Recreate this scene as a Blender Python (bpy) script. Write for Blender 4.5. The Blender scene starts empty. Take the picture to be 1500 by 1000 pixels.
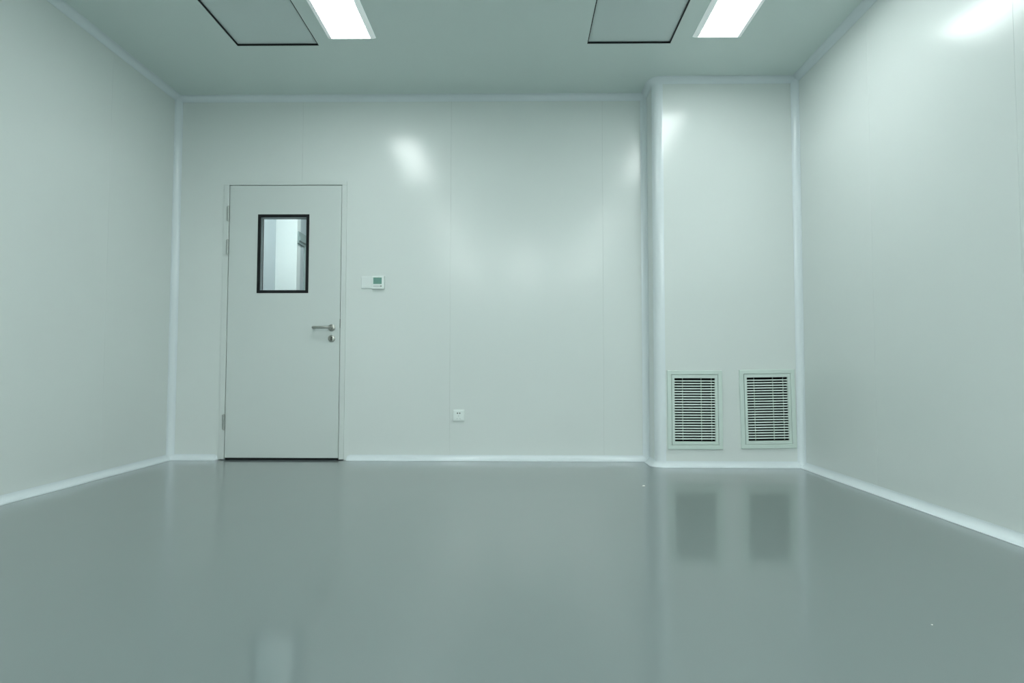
import bpy, bmesh, math, random
from mathutils import Vector, Matrix

S = bpy.context.scene
C = S.collection
R_ = math.radians

# ------------------------------------------------------------------ camera
cam_d = bpy.data.cameras.new('camera')
cam_d.sensor_width = 36.0
cam_d.lens = 891.2 / 1500 * 36.0
cam_d.clip_start = 0.02
cam = bpy.data.objects.new('camera', cam_d)
C.objects.link(cam)
PITCH, YAW, ROLL = 0.04376, 0.01198, -0.00130
cam.matrix_world = (Matrix.Translation((0, 0, 0.6977)) @ Matrix.Rotation(YAW, 4, 'Z') @
                    Matrix.Rotation(PITCH, 4, 'X') @ Matrix.Rotation(ROLL, 4, 'Y') @
                    Matrix.Rotation(math.pi / 2, 4, 'X'))
S.camera = cam

# ------------------------------------------------------------------ world, exposure
w = bpy.data.worlds.new('world')
S.world = w
w.use_nodes = True
w.node_tree.nodes['Background'].inputs[0].default_value = (0.5, 0.6, 0.62, 1)
w.node_tree.nodes['Background'].inputs[1].default_value = 0.02
S.view_settings.view_transform = 'Standard'
S.view_settings.look = 'None'
S.view_settings.gamma = 1.0
S.view_settings.use_curve_mapping = False
S.view_settings.exposure = 0.03
S.cycles.diffuse_bounces = 6
S.cycles.glossy_bounces = 6
S.cycles.max_bounces = 14

LAMP_COL = (0.925, 1.0, 0.985)
# emission strength of each lamp's diffuser panel
LAMP_LEFT = 18.5
LAMP_RIGHT = 16.5
LAMP_NEAR_LEFT = 18.0
LAMP_NEAR_RIGHT = 18.0
LAMP_REAR_FILL = 54.0       # two rows added unseen behind the viewer to brighten the back wall
LAMP_HALL = 40.0

# ------------------------------------------------------------------ room sizes (metres)
XL, XR = -2.664, 2.008
YB, YR = 4.630, -6.20          # back wall, rear wall
YC, XC = 4.3535, 0.974          # column front, column side
H = 2.805
RC = 0.040                     # cove radius
RO = 0.063                     # outer corner radius

# ------------------------------------------------------------------ materials
def mat(name, col, rough=0.4, metal=0.0, spec=0.5, bump=0.0, bscale=20.0, var=0.0, vscale=3.0,
        coat=0.0, coat_rough=0.05, rvar=0.0, emit=None, estr=0.0):
    m = bpy.data.materials.new(name)
    m.use_nodes = True
    nt = m.node_tree
    b = nt.nodes['Principled BSDF']
    b.inputs['Base Color'].default_value = (*col, 1)
    b.inputs['Roughness'].default_value = rough
    b.inputs['Metallic'].default_value = metal
    b.inputs['Specular IOR Level'].default_value = spec
    b.inputs['Coat Weight'].default_value = coat
    b.inputs['Coat Roughness'].default_value = coat_rough
    if emit:
        b.inputs['Emission Color'].default_value = (*emit, 1)
        b.inputs['Emission Strength'].default_value = estr
    geo = nt.nodes.new('ShaderNodeNewGeometry')
    if var > 0 or rvar > 0:
        n = nt.nodes.new('ShaderNodeTexNoise')
        n.inputs['Scale'].default_value = vscale
        n.inputs['Detail'].default_value = 4
        nt.links.new(geo.outputs['Position'], n.inputs['Vector'])
        if var > 0:
            mr = nt.nodes.new('ShaderNodeMapRange')
            mr.inputs[3].default_value = 1 - var
            mr.inputs[4].default_value = 1 + var
            nt.links.new(n.outputs['Fac'], mr.inputs[0])
            vm = nt.nodes.new('ShaderNodeVectorMath')
            vm.operation = 'SCALE'
            vm.inputs[0].default_value = col
            nt.links.new(mr.outputs[0], vm.inputs['Scale'])
            nt.links.new(vm.outputs[0], b.inputs['Base Color'])
        if rvar > 0:
            mr = nt.nodes.new('ShaderNodeMapRange')
            mr.inputs[3].default_value = max(0.0, rough - rvar)
            mr.inputs[4].default_value = rough + rvar
            nt.links.new(n.outputs['Fac'], mr.inputs[0])
            nt.links.new(mr.outputs[0], b.inputs['Roughness'])
    if bump > 0:
        n2 = nt.nodes.new('ShaderNodeTexNoise')
        n2.inputs['Scale'].default_value = bscale
        n2.inputs['Detail'].default_value = 2
        nt.links.new(geo.outputs['Position'], n2.inputs['Vector'])
        bp = nt.nodes.new('ShaderNodeBump')
        bp.inputs['Strength'].default_value = 1.0
        bp.inputs['Distance'].default_value = bump
        nt.links.new(n2.outputs['Fac'], bp.inputs['Height'])
        nt.links.new(bp.outputs[0], b.inputs['Normal'])
    return m

M = {}
M['wall'] = mat('painted_steel_panel', (0.70, 0.745, 0.730), 0.21, var=0.012, spec=0.45, bump=0.0006, bscale=2.2)
M['ceil'] = mat('painted_steel_ceiling', (0.65, 0.735, 0.71), 0.28, var=0.012)
M['core'] = mat('panel_core', (0.60, 0.68, 0.66), 0.7, var=0.03)
M['cove'] = mat('white_cove_plastic', (0.74, 0.80, 0.825), 0.20, var=0.01)
M['floor'] = mat('grey_epoxy_floor', (0.152, 0.187, 0.188), 0.36, spec=0.35, var=0.05, vscale=1.3, rvar=0.03, coat=0.95, coat_rough=0.10)
M['door'] = mat('grey_painted_door', (0.63, 0.68, 0.665), 0.40, var=0.01)
M['rear'] = mat('bounce_cut_rear_wall', (0.30, 0.34, 0.335), 0.5, var=0.02)  # unseen rear wall, made darker than the others to reduce bounce light
M['dframe'] = mat('grey_painted_door_frame', (0.655, 0.70, 0.685), 0.38, var=0.01)
M['hinge'] = mat('painted_hinge', (0.40, 0.43, 0.41), 0.3, metal=0.5, var=0.02)
M['black'] = mat('black_rubber', (0.008, 0.010, 0.011), 0.5, spec=0.25, var=0.05)
M['dark'] = mat('gap_shade', (0.02, 0.024, 0.024), 0.8, var=0.05)  # near-black colour standing in for shade in gaps and behind the grilles
M['spacer'] = mat('grey_spacer', (0.36, 0.41, 0.43), 0.35, metal=0.5, var=0.02)
M['steel'] = mat('brushed_steel', (0.42, 0.43, 0.40), 0.30, metal=1.0, var=0.04, vscale=60)
M['steel_dark'] = mat('dark_steel', (0.13, 0.135, 0.12), 0.35, metal=1.0, var=0.04)
M['white'] = mat('white_plastic', (0.80, 0.86, 0.84), 0.32, var=0.01)
M['white2'] = mat('ivory_plastic', (0.74, 0.79, 0.78), 0.35, var=0.01)
M['lcd'] = mat('lcd_screen', (0.155, 0.32, 0.27), 0.25, var=0.02)
M['grille'] = mat('grille_paint', (0.63, 0.73, 0.68), 0.36, var=0.01)
M['lampframe'] = mat('lamp_frame', (0.80, 0.86, 0.86), 0.35, var=0.01, emit=(0.9, 1.0, 0.99), estr=0.22)
M['hatch'] = mat('hatch_paint', (0.62, 0.695, 0.685), 0.34, var=0.01)
M['hall'] = mat('corridor_wall_paint', (0.72, 0.77, 0.77), 0.45, var=0.01)
M['hall_blue'] = mat('corridor_blue_paint', (0.42, 0.485, 0.515), 0.4, var=0.01)
M['hall_frame'] = mat('corridor_door_frame_paint', (0.24, 0.31, 0.31), 0.4, var=0.02)
M['fleck'] = mat('white_fleck', (0.85, 0.85, 0.80), 0.6, var=0.02)

def lamp_mat(name, strength):
    m = mat(name, (0.9, 0.9, 0.9), 0.4, var=0.01, emit=LAMP_COL, estr=strength)
    return m
g = bpy.data.materials.new('window_glass')
g.use_nodes = True
gb = g.node_tree.nodes['Principled BSDF']
gb.inputs['Base Color'].default_value = (0.95, 0.99, 0.985, 1)
gb.inputs['Roughness'].default_value = 0.0
gb.inputs['IOR'].default_value = 1.45
gb.inputs['Transmission Weight'].default_value = 1.0
M['glass'] = g

# ------------------------------------------------------------------ mesh helpers
def obj(name, bm, m, parent=None, smooth=False):
    bmesh.ops.recalc_face_normals(bm, faces=bm.faces[:])
    me = bpy.data.meshes.new(name)
    bm.to_mesh(me)
    bm.free()
    me.materials.append(M[m])
    if smooth:
        for p in me.polygons:
            p.use_smooth = True
        me.set_sharp_from_angle(angle=R_(40))
    o = bpy.data.objects.new(name, me)
    C.objects.link(o)
    if parent:
        o.parent = parent
    return o

def tag(o, label, cat, group=None, kind=None):
    o['label'] = label
    o['category'] = cat
    if group:
        o['group'] = group
    if kind:
        o['kind'] = kind
    return o

def thing(name, label, cat, loc=(0, 0, 0), group=None, kind=None):
    o = bpy.data.objects.new(name, None)
    o.empty_display_size = 0.1
    C.objects.link(o)
    o.location = loc
    return tag(o, label, cat, group, kind)

def box(bm, x0, x1, y0, y1, z0, z1, bev=0.0, seg=2):
    vs = [bm.verts.new(p) for p in ((x0, y0, z0), (x1, y0, z0), (x1, y1, z0), (x0, y1, z0),
                                    (x0, y0, z1), (x1, y0, z1), (x1, y1, z1), (x0, y1, z1))]
    fs = [bm.faces.new([vs[i] for i in q]) for q in
          ((3, 2, 1, 0), (4, 5, 6, 7), (0, 1, 5, 4), (1, 2, 6, 5), (2, 3, 7, 6), (3, 0, 4, 7))]
    if bev > 0:
        es = list({e for f in fs for e in f.edges})
        bmesh.ops.bevel(bm, geom=es, offset=bev, segments=seg, profile=0.5, affect='EDGES')
    return bm

def bx(x0, x1, y0, y1, z0, z1, bev=0.0, seg=2):
    return box(bmesh.new(), x0, x1, y0, y1, z0, z1, bev, seg)

def slab(u0, u1, v0, v1, w0, w1, fn, holes=(), bev=0.0):
    """solid slab over (u,v) between depths w0 and w1 with rectangular through holes; fn maps (u,v,w) to xyz.
    bev chamfers the outline at w0 (the visible face)."""
    us = sorted({u0, u1, *[min(max(q, u0), u1) for h in holes for q in h[:2]]})
    vs = sorted({v0, v1, *[min(max(q, v0), v1) for h in holes for q in h[2:]]})
    def solid(i, j):
        if i < 0 or j < 0 or i >= len(us) - 1 or j >= len(vs) - 1:
            return False
        cu, cv = (us[i] + us[i + 1]) / 2, (vs[j] + vs[j + 1]) / 2
        return not any(h[0] < cu < h[1] and h[2] < cv < h[3] for h in holes)
    bm = bmesh.new()
    cache = {}
    def V(i, j, k):
        key = (i, j, k)
        if key not in cache:
            cache[key] = bm.verts.new(fn(us[i], vs[j], (w0, w1)[k]))
        return cache[key]
    rim = []
    for i in range(len(us) - 1):
        for j in range(len(vs) - 1):
            if not solid(i, j):
                continue
            for k in (0, 1):
                bm.faces.new([V(i, j, k), V(i + 1, j, k), V(i + 1, j + 1, k), V(i, j + 1, k)])
            for (a, b, di, dj) in (((i, j), (i + 1, j), 0, -1), ((i + 1, j), (i + 1, j + 1), 1, 0),
                                   ((i + 1, j + 1), (i, j + 1), 0, 1), ((i, j + 1), (i, j), -1, 0)):
                if not solid(i + di, j + dj):
                    bm.faces.new([V(*a, 0), V(*b, 0), V(*b, 1), V(*a, 1)])
                    rim.append((a, b))
    bmesh.ops.recalc_face_normals(bm, faces=bm.faces[:])
    if bev > 0:
        es = []
        for a, b in rim:
            e = bm.edges.get((V(*a, 0), V(*b, 0)))
            if e:
                es.append(e)
        bmesh.ops.bevel(bm, geom=es, offset=bev, segments=1, affect='EDGES')
    return bm

def loft(rings, cap=True):
    bm = bmesh.new()
    rows = [[bm.verts.new(p) for p in r] for r in rings]
    n = len(rows[0])
    for a, b in zip(rows, rows[1:]):
        for i in range(n):
            bm.faces.new([a[i], a[(i + 1) % n], b[(i + 1) % n], b[i]])
    if cap:
        bm.faces.new(rows[0])
        bm.faces.new(rows[-1][::-1])
    return bm

def tube(bm, pts, rad, n=14):
    """round bar through pts, mitred at bends, capped"""
    pts = [Vector(p) for p in pts]
    rows = []
    for i, p in enumerate(pts):
        d0 = (p - pts[i - 1]).normalized() if i else (pts[1] - p).normalized()
        d1 = (pts[i + 1] - p).normalized() if i < len(pts) - 1 else d0
        t = (d0 + d1).normalized()
        a = Vector((0, 0, 1)) if abs(t.z) < 0.9 else Vector((1, 0, 0))
        s = t.cross(a).normalized()
        u = s.cross(t).normalized()
        rr = rad[i] if isinstance(rad, (list, tuple)) else rad
        rows.append([bm.verts.new(p + (s * math.cos(k * 2 * math.pi / n) + u * math.sin(k * 2 * math.pi / n)) * rr)
                     for k in range(n)])
    for a, b in zip(rows, rows[1:]):
        for i in range(n):
            bm.faces.new([a[i], a[(i + 1) % n], b[(i + 1) % n], b[i]])
    bm.faces.new(rows[0])
    bm.faces.new(rows[-1][::-1])
    return bm

def cove_profile(r, n=10, lip=0.002):
    """(u, z) section of a concave quarter-round against wall (u = 0) and floor (z = 0)"""
    pr = [(0.0, 0.0), (0.0, r + 0.002), (lip, r + 0.002)]
    for i in range(n + 1):
        t = math.pi / 2 * i / n
        pr.append((r - (r - lip) * math.cos(t), r - (r - lip) * math.sin(t)))
    pr.append((r + 0.002, lip))
    pr.append((r + 0.002, 0.0))
    return pr

def cove(path, z, up=1, scales=None):
    """path: [(x, y, nx, ny)] wall line with room-side normal; up = -1 hangs it from the ceiling"""
    pr = cove_profile(RC)
    rings = []
    for k, (x, y, nx, ny) in enumerate(path):
        s = scales[k] if scales else 1.0
        rings.append([(x + nx * (u * s + 0.0004), y + ny * (u * s + 0.0004), z + up * (v * s + 0.0004)) for u, v in pr])
    return loft(rings)

def vcove(x, y, sx, sy, z0, z1):
    pr = cove_profile(RC)
    return loft([[(x + sx * (u + 0.0004), y + sy * (v + 0.0004), z) for u, v in pr] for z in (z0, z1)])

def frame_bm(x0, x1, z0, z1, t, y0, y1, bev=0.001):
    """rectangular picture-frame in the xz plane, border t, from y0 (front) to y1"""
    tl, tr, tb, tt = t if isinstance(t, (tuple, list)) else (t, t, t, t)
    return slab(x0, x1, z0, z1, y0, y1, lambda u, v, w_: (u, w_, v),
                [(x0 + tl, x1 - tr, z0 + tb, z1 - tt)], bev)

# ------------------------------------------------------------------ floor and ceiling
o = obj('floor', bx(XL - 0.08, XR + 0.08, YR - 0.08, YB + 0.03, -0.06, 0.0), 'floor')
tag(o, 'glossy grey-green poured epoxy floor of the empty clean room', 'floor', kind='structure')

HATCH = [(-1.850, -1.313, 3.262, 3.882), (0.440, 0.980, 3.257, 3.877)]
o = obj('ceiling', slab(XL - 0.06, XR + 0.06, YR - 0.06, YB + 0.06, H, H + 0.05, lambda u, v, w_: (u, v, w_), HATCH), 'ceil')
tag(o, 'smooth pale green ceiling with two recessed square hatches', 'ceiling', kind='structure')

# ------------------------------------------------------------------ walls: a core with separate facing panels
PT = 0.006
GAP = 0.0005
def wall(name, label, u_edges, fn, holes=(), z0=0.0, z1=H, m='wall'):
    u0, u1 = u_edges[0], u_edges[-1]
    root = obj(name, slab(u0, u1, z0, z1, PT, 0.05, fn, holes), 'core')
    tag(root, label, 'wall', kind='structure')
    for a, b in zip(u_edges, u_edges[1:]):
        ga = GAP / 2 if a != u0 else 0
        gb_ = GAP / 2 if b != u1 else 0
        hs = [h for h in holes if h[1] > a and h[0] < b]
        obj('wall_panel', slab(a + ga, b - gb_, z0, z1, 0.0, PT - 0.0005, fn, hs, 0.0007), m, root)
    return root

DX0, DX1, DZ1 = -2.2845, -1.345, 2.122         # door opening in the wall
wall('wall_back', 'long back wall of pale green panels holding the grey door', [XL - 0.05, -1.680, -0.528, 0.640, XC + 0.06],
     lambda u, v, w_: (u, YB + w_, v), [(DX0, DX1, -0.01, DZ1)])
wall('wall_left', 'bare pale green panelled wall on the left side', [YR, -5.405, -4.245, -3.085, -1.925, -0.765, 0.395, 1.555, 2.715, 3.875, YB],
     lambda u, v, w_: (XL - w_, u, v))
wall('wall_right', 'bare pale green panelled wall on the right, with a lamp reflected in it', [YR, -5.68, -4.52, -3.36, -2.20, -1.04, 0.12, 1.28, 2.440, 3.460, YB],
     lambda u, v, w_: (XR + w_, u, v))
wall('wall_rear', 'panelled wall behind the viewpoint, greyed to cut bounce light', [XL - 0.05, -1.68, -0.528, 0.64, 1.80, XR + 0.05],
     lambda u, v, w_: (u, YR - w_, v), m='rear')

# duct column in the right back corner
GR = [  # opening centre x, centre z, tilt of the two return air grilles
    dict(cx=1.246, cz=0.4045, rot=0.0, label='return air grille with straight slats at the left of the column, beside its rounded corner'),
    dict(cx=1.761, cz=0.4115, rot=-0.016, label='slightly crooked return air grille on the column next to the right wall'),
]
GW, GH = 0.390, 0.557            # outer frame
CW, CH = 0.312, 0.474            # cut-out in the column
col = obj('wall_column', slab(XC + RO, XR, 0.0, H, YC + PT, YC + 0.03, lambda u, v, w_: (u, w_, v),
          [(d['cx'] - CW / 2, d['cx'] + CW / 2, d['cz'] - CH / 2, d['cz'] + CH / 2) for d in GR]), 'core')
tag(col, 'boxed-out pale green column in the right back corner holding two grilles', 'wall', kind='structure')
obj('wall_panel', slab(XC + RO, XR, 0.0, H, YC, YC + PT - 0.0005, lambda u, v, w_: (u, w_, v),
    [(d['cx'] - CW / 2, d['cx'] + CW / 2, d['cz'] - CH / 2, d['cz'] + CH / 2) for d in GR]), 'wall', col)
obj('wall_panel', bx(XC, XC + 0.03, YC + RO, YB, 0.0, H), 'wall', col)
n = 10
prof = [(XC + RO - RO * math.cos(math.pi / 2 * i / n), YC + RO - RO * math.sin(math.pi / 2 * i / n)) for i in range(n + 1)]
prof = [(XC - 0.0015, YC + RO + 0.004)] + [(x - 0.0015, y - 0.0015) for x, y in prof] + [(XC + RO + 0.004, YC - 0.0015)]
prof += [(XC + RO + 0.004, YC + 0.02), (XC + RO, YC + RO), (XC + 0.02, YC + RO + 0.004)]
obj('corner_moulding', loft([[(x, y, z) for x, y in prof] for z in (0.0, H)]), 'cove', col, True)
# dark block behind the grilles, standing in for the unlit duct
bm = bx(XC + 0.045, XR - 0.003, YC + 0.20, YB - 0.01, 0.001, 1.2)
obj('duct_shade_block', bm, 'dark', col)

# ------------------------------------------------------------------ coves
arc = []
for i in range(9):
    t = math.pi / 2 * i / 8
    arc.append((XC + RO - RO * math.cos(t), YC + RO - RO * math.sin(t), -math.cos(t), -math.sin(t)))
colpath = [(XC, YB, -1, 0)] + arc + [(XR, YC, 0, -1)]

def base(name, path, label, scales=None):
    tag(obj(name, cove(path, 0.0, 1, scales), 'cove', None, True), label, 'baseboard', 'white floor coves', 'structure')
base('baseboard_left', [(XL, YR, 1, 0), (XL, YB, 1, 0)], 'white concave cove along the foot of the left wall')
base('baseboard_right', [(XR, YR, -1, 0), (XR, YC, -1, 0)], 'white concave cove along the foot of the right wall')
base('baseboard_back', [(XL, YB, 0, -1), (-2.315, YB, 0, -1), (-2.296, YB, 0, -1), (-2.289, YB, 0, -1)],
     'short white floor cove between the left corner and the door frame', [1, 1, 0.72, 0.25])
base('baseboard_back', [(-1.312, YB, 0, -1), (-1.304, YB, 0, -1), (-1.282, YB, 0, -1), (XC, YB, 0, -1)],
     'long white floor cove from the door frame to the column', [0.25, 0.72, 1, 1])
base('baseboard_column', colpath, 'white floor cove wrapping round the foot of the column')
base('baseboard_rear', [(XL, YR, 0, 1), (XR, YR, 0, 1)], 'white floor cove along the wall behind the viewpoint')

tn = [0]
def trim(bm, label):
    tn[0] += 1
    tag(obj('trim_%d' % tn[0], bm, 'cove', None, True), label, 'trim', 'white wall coves', 'structure')
trim(cove([(XL, YR, 1, 0), (XL, YB, 1, 0)], H, -1), 'white cove where the left wall meets the ceiling')
trim(cove([(XR, YR, -1, 0), (XR, YC, -1, 0)], H, -1), 'white cove where the right wall meets the ceiling')
trim(cove([(XL, YB, 0, -1), (XC, YB, 0, -1)], H, -1), 'white cove where the back wall meets the ceiling')
trim(cove(colpath, H, -1), 'white ceiling cove bending round the top of the column')
trim(cove([(XL, YR, 0, 1), (XR, YR, 0, 1)], H, -1), 'white ceiling cove behind the viewpoint')
trim(vcove(XL, YB, 1, -1, 0, H), 'upright white cove in the left back corner')
trim(vcove(XC, YB, -1, -1, 0, H), 'upright white cove between back wall and side of the column')
trim(vcove(XR, YC, -1, -1, 0, H), 'upright white cove between column and right wall')
trim(vcove(XL, YR, 1, 1, 0, H), 'upright white cove in the left rear corner behind the viewpoint')
trim(vcove(XR, YR, -1, 1, 0, H), 'upright white cove in the right rear corner behind the viewpoint')

# ------------------------------------------------------------------ door
door = thing('door_1', 'closed grey door with a small black-framed window and lever handle', 'door', (0, 0, 0), kind='structure')
FY = YB - 0.012        # front of the frame
LX0, LX1, LZ0, LZ1 = -2.236, -1.3705, 0.016, 2.104    # leaf
# frame: two jambs and a head, each an L-section (face + stop)
def jamb(x0, x1, inner):
    bm = bx(x0, x1, FY, YB + 0.05, 0.006, LZ1 + 0.004, 0.0015)
    if inner > 0:
        box(bm, x0 - 0.02, x0 + 0.01, YB + 0.012, YB + 0.05, 0.006, 2.13)
        box(bm, x1 - 0.001, x1 + 0.016, YB + 0.042, YB + 0.05, 0.006, LZ1 + 0.004)
    else:
        box(bm, x0 - 0.016, x0 + 0.001, YB + 0.042, YB + 0.05, 0.006, LZ1 + 0.004)
    return bm
fr = obj('door_frame', bx(-2.281, -1.329, FY, YB + 0.05, LZ1 + 0.0045, 2.138, 0.0015), 'dframe', door)
obj('jamb', jamb(-2.281, LX0 - 0.004, 1), 'dframe', fr)
obj('jamb', jamb(LX1 + 0.004, -1.329, -1), 'dframe', fr)
# leaf with an opening
WX0, WX1, WZ0, WZ1 = -2.014, -1.617, 1.270, 1.879
LY0, LY1 = FY + 0.003, YB + 0.040
leaf = obj('door_leaf', slab(LX0, LX1, LZ0, LZ1, LY0, LY1, lambda u, v, w_: (u, w_, v),
           [(WX0 + 0.004, WX1 - 0.004, WZ0 + 0.004, WZ1 - 0.004)], 0.002), 'door', door)
obj('window_frame', frame_bm(WX0, WX1, WZ0, WZ1, 0.0215, LY0 - 0.004, LY0 + 0.006, 0.0015), 'black', leaf)
obj('window_frame', frame_bm(WX0, WX1, WZ0, WZ1, 0.0255, LY1 - 0.006, LY1 + 0.004, 0.0015), 'black', leaf)
obj('window_spacer', frame_bm(WX0 + 0.005, WX1 - 0.005, WZ0 + 0.005, WZ1 - 0.005, 0.0190, LY0 + 0.007, LY1 - 0.007, 0.0), 'spacer', leaf)
obj('glass_pane', bx(WX0 + 0.025, WX1 - 0.025, LY0 + 0.010, LY0 + 0.015, WZ0 + 0.025, WZ1 - 0.025), 'glass', leaf)
obj('bottom_seal', bx(LX0 + 0.004, LX1 - 0.004, LY0 + 0.006, LY1 - 0.006, 0.001, LZ0 + 0.002), 'black', leaf)
obj('jamb_gap_shade', bx(LX1 + 0.006, -1.331, FY + 0.004, YB + 0.04, 0.0005, 0.0055), 'dark', door)  # dark slab in place of the shade under the jamb
# hinges
for zc in (1.884, 1.625, 0.286):
    hg = obj('hinge', tube(bmesh.new(), [(-2.2415, FY - 0.006, zc - 0.056), (-2.2415, FY - 0.006, zc - 0.003)], 0.0085), 'hinge', door, True)
    obj('hinge_barrel', tube(bmesh.new(), [(-2.2415, FY - 0.006, zc - 0.001), (-2.2415, FY - 0.006, zc + 0.056)], 0.0085), 'hinge', hg, True)
    obj('hinge_pin', tube(bmesh.new(), [(-2.2415, FY - 0.006, zc - 0.062), (-2.2415, FY - 0.006, zc + 0.062)], 0.0045), 'steel', hg, True)
    obj('hinge_plate', bx(-2.256, -2.242, FY - 0.0035, FY + 0.001, zc - 0.056, zc + 0.056), 'hinge', hg)
# lever handle
def disc(x, z, r, y0, y1, n=28):
    return tube(bmesh.new(), [(x, y0, z), (x, y0 - 0.3 * (y0 - y1), z), (x, y1 + 0.002, z), (x, y1, z)], [r, r, r, r * 0.9], n)
hx, hz = -1.432, 1.004
hd = obj('lever_handle', tube(bmesh.new(), [(hx, LY0 - 0.006, hz), (hx, LY0 - 0.044, hz), (hx - 0.004, LY0 - 0.052, hz),
         (hx - 0.014, LY0 - 0.056, hz), (hx - 0.116, LY0 - 0.056, hz), (hx - 0.127, LY0 - 0.053, hz),
         (hx - 0.131, LY0 - 0.044, hz), (hx - 0.131, LY0 - 0.012, hz)], 0.0095, 16), 'steel', leaf, True)
obj('handle_rosette', disc(hx, hz, 0.0265, LY0, LY0 - 0.008), 'steel', leaf, True)
kz = 0.922
obj('key_rosette', disc(hx, kz, 0.0265, LY0, LY0 - 0.008), 'steel', leaf, True)
bm = disc(hx, kz + 0.005, 0.0085, LY0 - 0.006, LY0 - 0.014, 18)
box(bm, hx - 0.005, hx + 0.005, LY0 - 0.013, LY0 - 0.006, kz - 0.016, kz + 0.004)
obj('lock_cylinder', bm, 'steel_dark', leaf)
bm = bx(hx - 0.0012, hx + 0.0012, LY0 - 0.034, LY0 - 0.012, kz + 0.001, kz + 0.009)
tube(bm, [(hx - 0.0016, LY0 - 0.041, kz + 0.005), (hx + 0.0016, LY0 - 0.041, kz + 0.005)], 0.0105, 16)
obj('key', bm, 'steel', leaf)
obj('latch_plate', bx(LX1 - 0.001, LX1 + 0.0035, LY0 - 0.0005, LY0 + 0.02, 1.004, 1.072), 'steel_dark', leaf)

# ------------------------------------------------------------------ switch plate, thermostat, socket
def plate(name, label, cat, x0, x1, z0, z1, th):
    t = thing(name, label, cat, ((x0 + x1) / 2, YB, z0))
    return t
def local(bm, t):
    bmesh.ops.translate(bm, verts=bm.verts[:], vec=-Vector(t.location))
    return bm
t = plate('switch_plate', 'plain white blank wall plate to the left of the thermostat', 'switch plate', -1.210, -1.1265, 1.305, 1.399, 0.01)
obj('back_plate', local(bx(-1.2100, -1.1265, YB - 0.009, YB, 1.3055, 1.3985, 0.003), t), 'white2', t)
obj('rocker', local(bx(-1.2030, -1.1335, YB - 0.0115, YB - 0.008, 1.314, 1.390, 0.0015), t), 'white2', t)
t = plate('thermostat', 'white wall thermostat with a green screen, right of the door', 'thermostat', -1.125, -1.032, 1.299, 1.400, 0.02)
bd = obj('body', local(bx(-1.1255, -1.0325, YB - 0.021, YB, 1.3005, 1.4000, 0.0035), t), 'white', t)
obj('screen_bezel', local(frame_bm(-1.1185, -1.0475, 1.3345, 1.3905, 0.003, YB - 0.0225, YB - 0.0205, 0.0005), t), 'white', t)
obj('screen', local(bx(-1.1150, -1.0510, YB - 0.0218, YB - 0.0200, 1.3380, 1.3870), t), 'lcd', t)
obj('button_strip', local(bx(-1.1150, -1.0560, YB - 0.0225, YB - 0.0200, 1.3195, 1.3235, 0.0006), t), 'spacer', t)
obj('button', local(bx(-1.0600, -1.0515, YB - 0.0235, YB - 0.0200, 1.3180, 1.3260, 0.0008), t), 'steel_dark', t)

t = plate('wall_socket', 'small white power socket low on the back wall', 'socket', -0.500, -0.416, 0.293, 0.381, 0.01)
obj('back_plate', local(bx(-0.5000, -0.4150, YB - 0.009, YB, 0.2950, 0.3830, 0.0025), t), 'white', t)
obj('face_plate', local(bx(-0.4940, -0.4210, YB - 0.0115, YB - 0.008, 0.3010, 0.3770, 0.0015), t), 'white', t)
for dx in (-0.0095, 0.0080):
    obj('socket_slot', local(bx(-0.458 + dx - 0.0042, -0.458 + dx + 0.0042, YB - 0.0119, YB - 0.010, 0.3515, 0.3615), t), 'steel_dark', t)
for dx, dz, a in ((0.0, 0.336, 0), (-0.011, 0.316, 0.5), (0.011, 0.316, -0.5)):
    bm = bx(-0.0012, 0.0012, YB - 0.0118, YB - 0.010, -0.0045, 0.0045)
    bmesh.ops.rotate(bm, verts=bm.verts[:], cent=(0, 0, 0), matrix=Matrix.Rotation(a, 3, 'Y'))
    bmesh.ops.translate(bm, verts=bm.verts[:], vec=(-0.4585 + dx, 0, dz))
    obj('socket_slot', local(bm, t), 'spacer', t)

# ------------------------------------------------------------------ return air grilles
NS = 23
OW, OH = 0.287, 0.447            # slatted opening
def make_grille(d):
    t = thing('air_grille', d['label'], 'air vent', (d['cx'], YC, d['cz']), 'return air grilles in the column')
    t.rotation_euler = (0, d['rot'], 0)
    obj('outer_frame', frame_bm(-GW / 2, GW / 2, -GH / 2, GH / 2, 0.030, -0.012, 0.0, 0.003), 'grille', t)
    fi = 0.0325
    x0, x1, z0, z1 = -GW / 2 + fi, GW / 2 - fi, -GH / 2 + fi, GH / 2 - fi
    obj('inner_frame', frame_bm(x0, x1, z0, z1, ((x1 - x0 - OW) / 2, (x1 - x0 - OW) / 2, (z1 - z0 - OH) / 2, (z1 - z0 - OH) / 2),
                                -0.011, 0.004, 0.001), 'grille', t)
    obj('grille_throat', frame_bm(-CW / 2 + 0.002, CW / 2 - 0.002, -CH / 2 + 0.002, CH / 2 - 0.002, 0.004, 0.005, 0.06, 0.0), 'dark', t)  # sides coloured near black as shade behind the slats
    for fx in (-0.25, 0.215, 0.47):
        obj('mullion', bx(fx * OW - 0.0016, fx * OW + 0.0016, 0.044, 0.054, -OH / 2, OH / 2), 'grille', t)
    return t
pitch = OH / (NS + 1)
bm = bmesh.new()
box(bm, -OW / 2 - 0.004, OW / 2 + 0.004, -0.0047, 0.0047, -0.0011, 0.0011)
bmesh.ops.bevel(bm, geom=bm.edges[:], offset=0.0006, segments=1, affect='EDGES')
bmesh.ops.rotate(bm, verts=bm.verts[:], cent=(0, 0, 0), matrix=Matrix.Rotation(R_(62), 3, 'X'))
slat0 = obj('slat', bm, 'grille')
first = True
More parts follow.
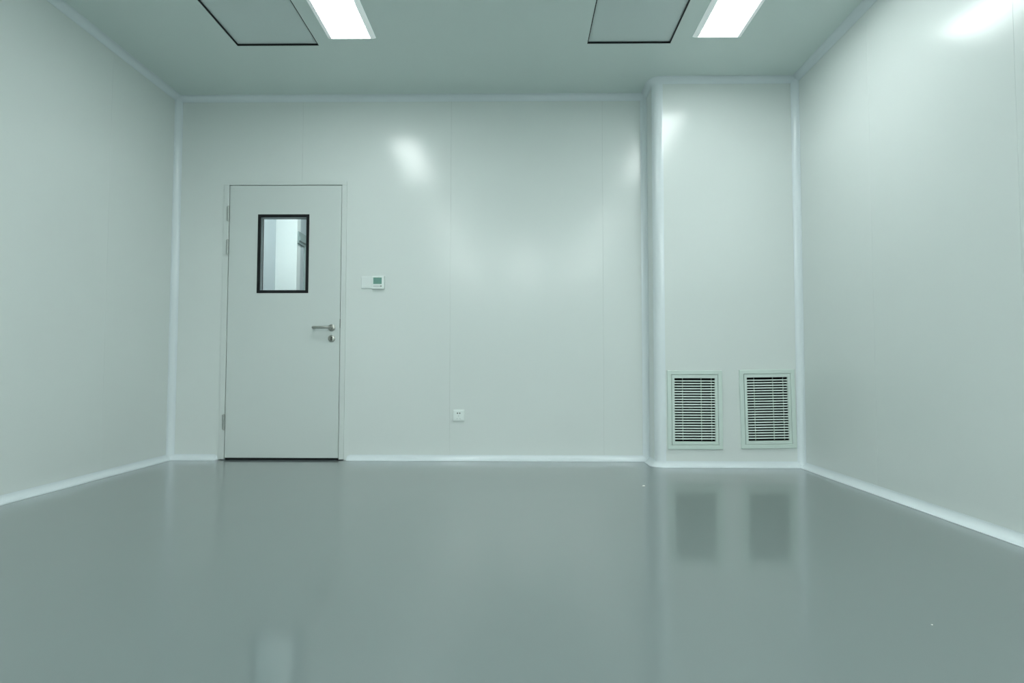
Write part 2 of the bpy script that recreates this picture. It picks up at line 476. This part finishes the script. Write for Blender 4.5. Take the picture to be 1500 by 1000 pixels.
for d in GR:
    t = make_grille(d)
    for k in range(NS):
        s = slat0 if first else slat0.copy()
        if not first:
            C.objects.link(s)
        first = False
        s.parent = t
        s.location = (0, -0.001, OH / 2 - pitch * (k + 1) - 0.0008)

# ------------------------------------------------------------------ ceiling hatches
for (x0, x1, y0, y1), lab in zip(HATCH, ('recessed square ceiling hatch with a black joint, left of the left lamp',
                                         'recessed square ceiling hatch with a black joint, left of the right lamp')):
    t = thing('ceiling_hatch', lab, 'hatch', ((x0 + x1) / 2, (y0 + y1) / 2, H), 'ceiling hatches')
    fn = lambda u, v, w_: (u, v, w_)
    obj('gasket', local(slab(x0 + 0.0005, x1 - 0.0005, y0 + 0.0005, y1 - 0.0005, H + 0.0015, H + 0.03, fn,
        [(x0 + 0.006, x1 - 0.006, y0 + 0.006, y1 - 0.006)]), t), 'black', t)
    obj('hatch_panel', local(bx(x0 + 0.004, x1 - 0.004, y0 + 0.004, y1 - 0.004, H + 0.012, H + 0.04), t), 'hatch', t)

# ------------------------------------------------------------------ ceiling lamps
def lamp(xc, y0, y1, z, power, label, group):
    key = 'lamp_%.3f' % xc + '_%.3f' % y0
    M[key] = lamp_mat('lamp_diffuser', power)
    t = thing('ceiling_light', label, 'ceiling light', (xc, (y0 + y1) / 2, z), group)
    hw = 0.152
    L = (y1 - y0) / 2
    bw = 0.122
    # bevelled housing: outline at the ceiling, narrower lower rim, open in the middle
    def ring(a, b, zz):
        return [(-a, -b, zz), (a, -b, zz), (a, b, zz), (-a, b, zz)]
    bm = bmesh.new()
    rows = [[bm.verts.new(p) for p in r] for r in (ring(bw, L - 0.024, 0.0), ring(hw, L, 0.0), ring(hw, L, -0.004),
            ring(bw + 0.006, L - 0.017, -0.018), ring(bw, L - 0.024, -0.018))]
    rows.append(rows[0])
    for a, b in zip(rows, rows[1:]):
        for i in range(4):
            bm.faces.new([a[i], a[(i + 1) % 4], b[(i + 1) % 4], b[i]])
    obj('housing', bm, 'lampframe', t)
    obj('diffuser', bx(-bw + 0.0005, bw - 0.0005, -L + 0.0245, L - 0.0245, -0.017, -0.001), key, t)
    return t
lamp(-1.0695, 2.590, 3.788, H, LAMP_LEFT, 'bright rectangular ceiling lamp in the left half of the room', 'ceiling lamps in view')
lamp(1.2520, 2.593, 3.793, H, LAMP_RIGHT, 'bright rectangular ceiling lamp near the right wall', 'ceiling lamps in view')
lamp(-1.0695, -0.050, 1.150, H, LAMP_NEAR_LEFT, 'dimmer ceiling lamp above the viewpoint, on the left', 'ceiling lamps above the viewpoint')
lamp(1.2520, -0.050, 1.150, H, LAMP_NEAR_RIGHT, 'dimmer ceiling lamp above the viewpoint, on the right', 'ceiling lamps above the viewpoint')

for yc, word in ((-2.10, 'third'), (-4.50, 'fourth')):  # invented lamp rows, added as frontal fill for the back wall
    lamp(-1.0695, yc - 0.6, yc + 0.6, H, LAMP_REAR_FILL, 'left added fill lamp of the %s row, unseen behind the viewpoint' % word, 'added fill lamps behind the viewpoint')
    lamp(0.0910, yc - 0.6, yc + 0.6, H, LAMP_REAR_FILL, 'middle added fill lamp of the %s row, unseen behind the viewpoint' % word, 'added fill lamps behind the viewpoint')
    lamp(1.2520, yc - 0.6, yc + 0.6, H, LAMP_REAR_FILL, 'right added fill lamp of the %s row, unseen behind the viewpoint' % word, 'added fill lamps behind the viewpoint')

# ------------------------------------------------------------------ corridor seen through the door window
CX0, CX1, CYE = -2.555, -2.330, 6.30
y0c = YB + 0.052
tag(obj('floor_corridor', bx(-2.7, 0.60, y0c - 0.02, 8.6, -0.06, -0.001), 'floor'), 'grey floor of the corridor beyond the door', 'floor', kind='structure')
tag(obj('ceiling_corridor', bx(-2.7, 0.60, y0c, 8.6, H, H + 0.06), 'hall'), 'white ceiling of the corridor beyond the door', 'ceiling', kind='structure')
tag(obj('wall_corridor_near', bx(-2.65, CX0, y0c, CYE + 0.1, 0, H), 'hall_blue'), 'pale blue-grey wall strip at the left in the door window', 'wall', kind='structure')
tag(obj('wall_corridor_step', bx(CX0 + 0.0005, CX1, CYE, CYE + 0.1, 0, H), 'hall'), 'bright white wall strip in the middle of the door window', 'wall', kind='structure')
tag(obj('wall_corridor_side', bx(-2.45, CX1, CYE + 0.1, 8.6, 0, H), 'hall_blue'), 'pale blue receding wall at the right in the door window', 'wall', kind='structure')
tag(obj('wall_corridor_end', bx(CX1, 0.60, 8.5, 8.6, 0, H), 'hall'), 'far end wall of the corridor', 'wall', kind='structure')
tag(obj('wall_corridor_right', bx(0.50, 0.60, y0c, 8.5, 0, H), 'hall'), 'right wall of the corridor', 'wall', kind='structure')
d2 = thing('door_2', 'grey-green door frame on the corridor wall seen through the door window', 'door', (CX1, 6.7, 0), kind='structure')
bm = bx(CX1, CX1 + 0.014, CYE + 0.012, 7.40, 2.005, 2.132, 0.001)
box(bm, CX1, CX1 + 0.024, CYE + 0.03, 7.40, 2.035, 2.085, 0.002)
obj('door_head', local(bm, d2), 'hall_frame', d2)
bm = bx(CX1, CX1 + 0.014, 6.50, 6.60, 0.0, 2.005, 0.001)
box(bm, CX1, CX1 + 0.024, 6.53, 6.57, 0.0, 2.035, 0.002)
obj('jamb', local(bm, d2), 'hall_frame', d2)
bm = bx(CX1, CX1 + 0.014, 7.30, 7.40, 0.0, 2.005, 0.001)
obj('jamb', local(bm, d2), 'hall_frame', d2)
obj('door_leaf', local(bx(CX1, CX1 + 0.006, 6.60, 7.30, 0.01, 2.005), d2), 'hall_blue', d2)
lamp(-1.75, 4.80, 6.00, H, LAMP_HALL, 'ceiling lamp of the corridor beyond the door', 'corridor lamp')

# ------------------------------------------------------------------ specks on the floor
def fleck(x, y, r, label):
    bm = bmesh.new()
    bmesh.ops.create_icosphere(bm, subdivisions=1, radius=r)
    random.seed(int(x * 100))
    for v in bm.verts:
        v.co = Vector((v.co.x * random.uniform(0.8, 1.5), v.co.y * random.uniform(0.7, 1.1), max(v.co.z, -r * 0.4) * 0.5))
    zmin = min(v.co.z for v in bm.verts)
    bmesh.ops.translate(bm, verts=bm.verts[:], vec=(0, 0, -zmin))
    o = obj('paint_fleck', bm, 'fleck')
    o.location = (x, y, 0)
    tag(o, label, 'fleck', 'white flecks on the floor')
fleck(0.740, 3.652, 0.008, 'tiny white fleck on the floor in front of the column corner')
fleck(1.126, 1.705, 0.0025, 'tiny white fleck on the dark floor at the lower right')
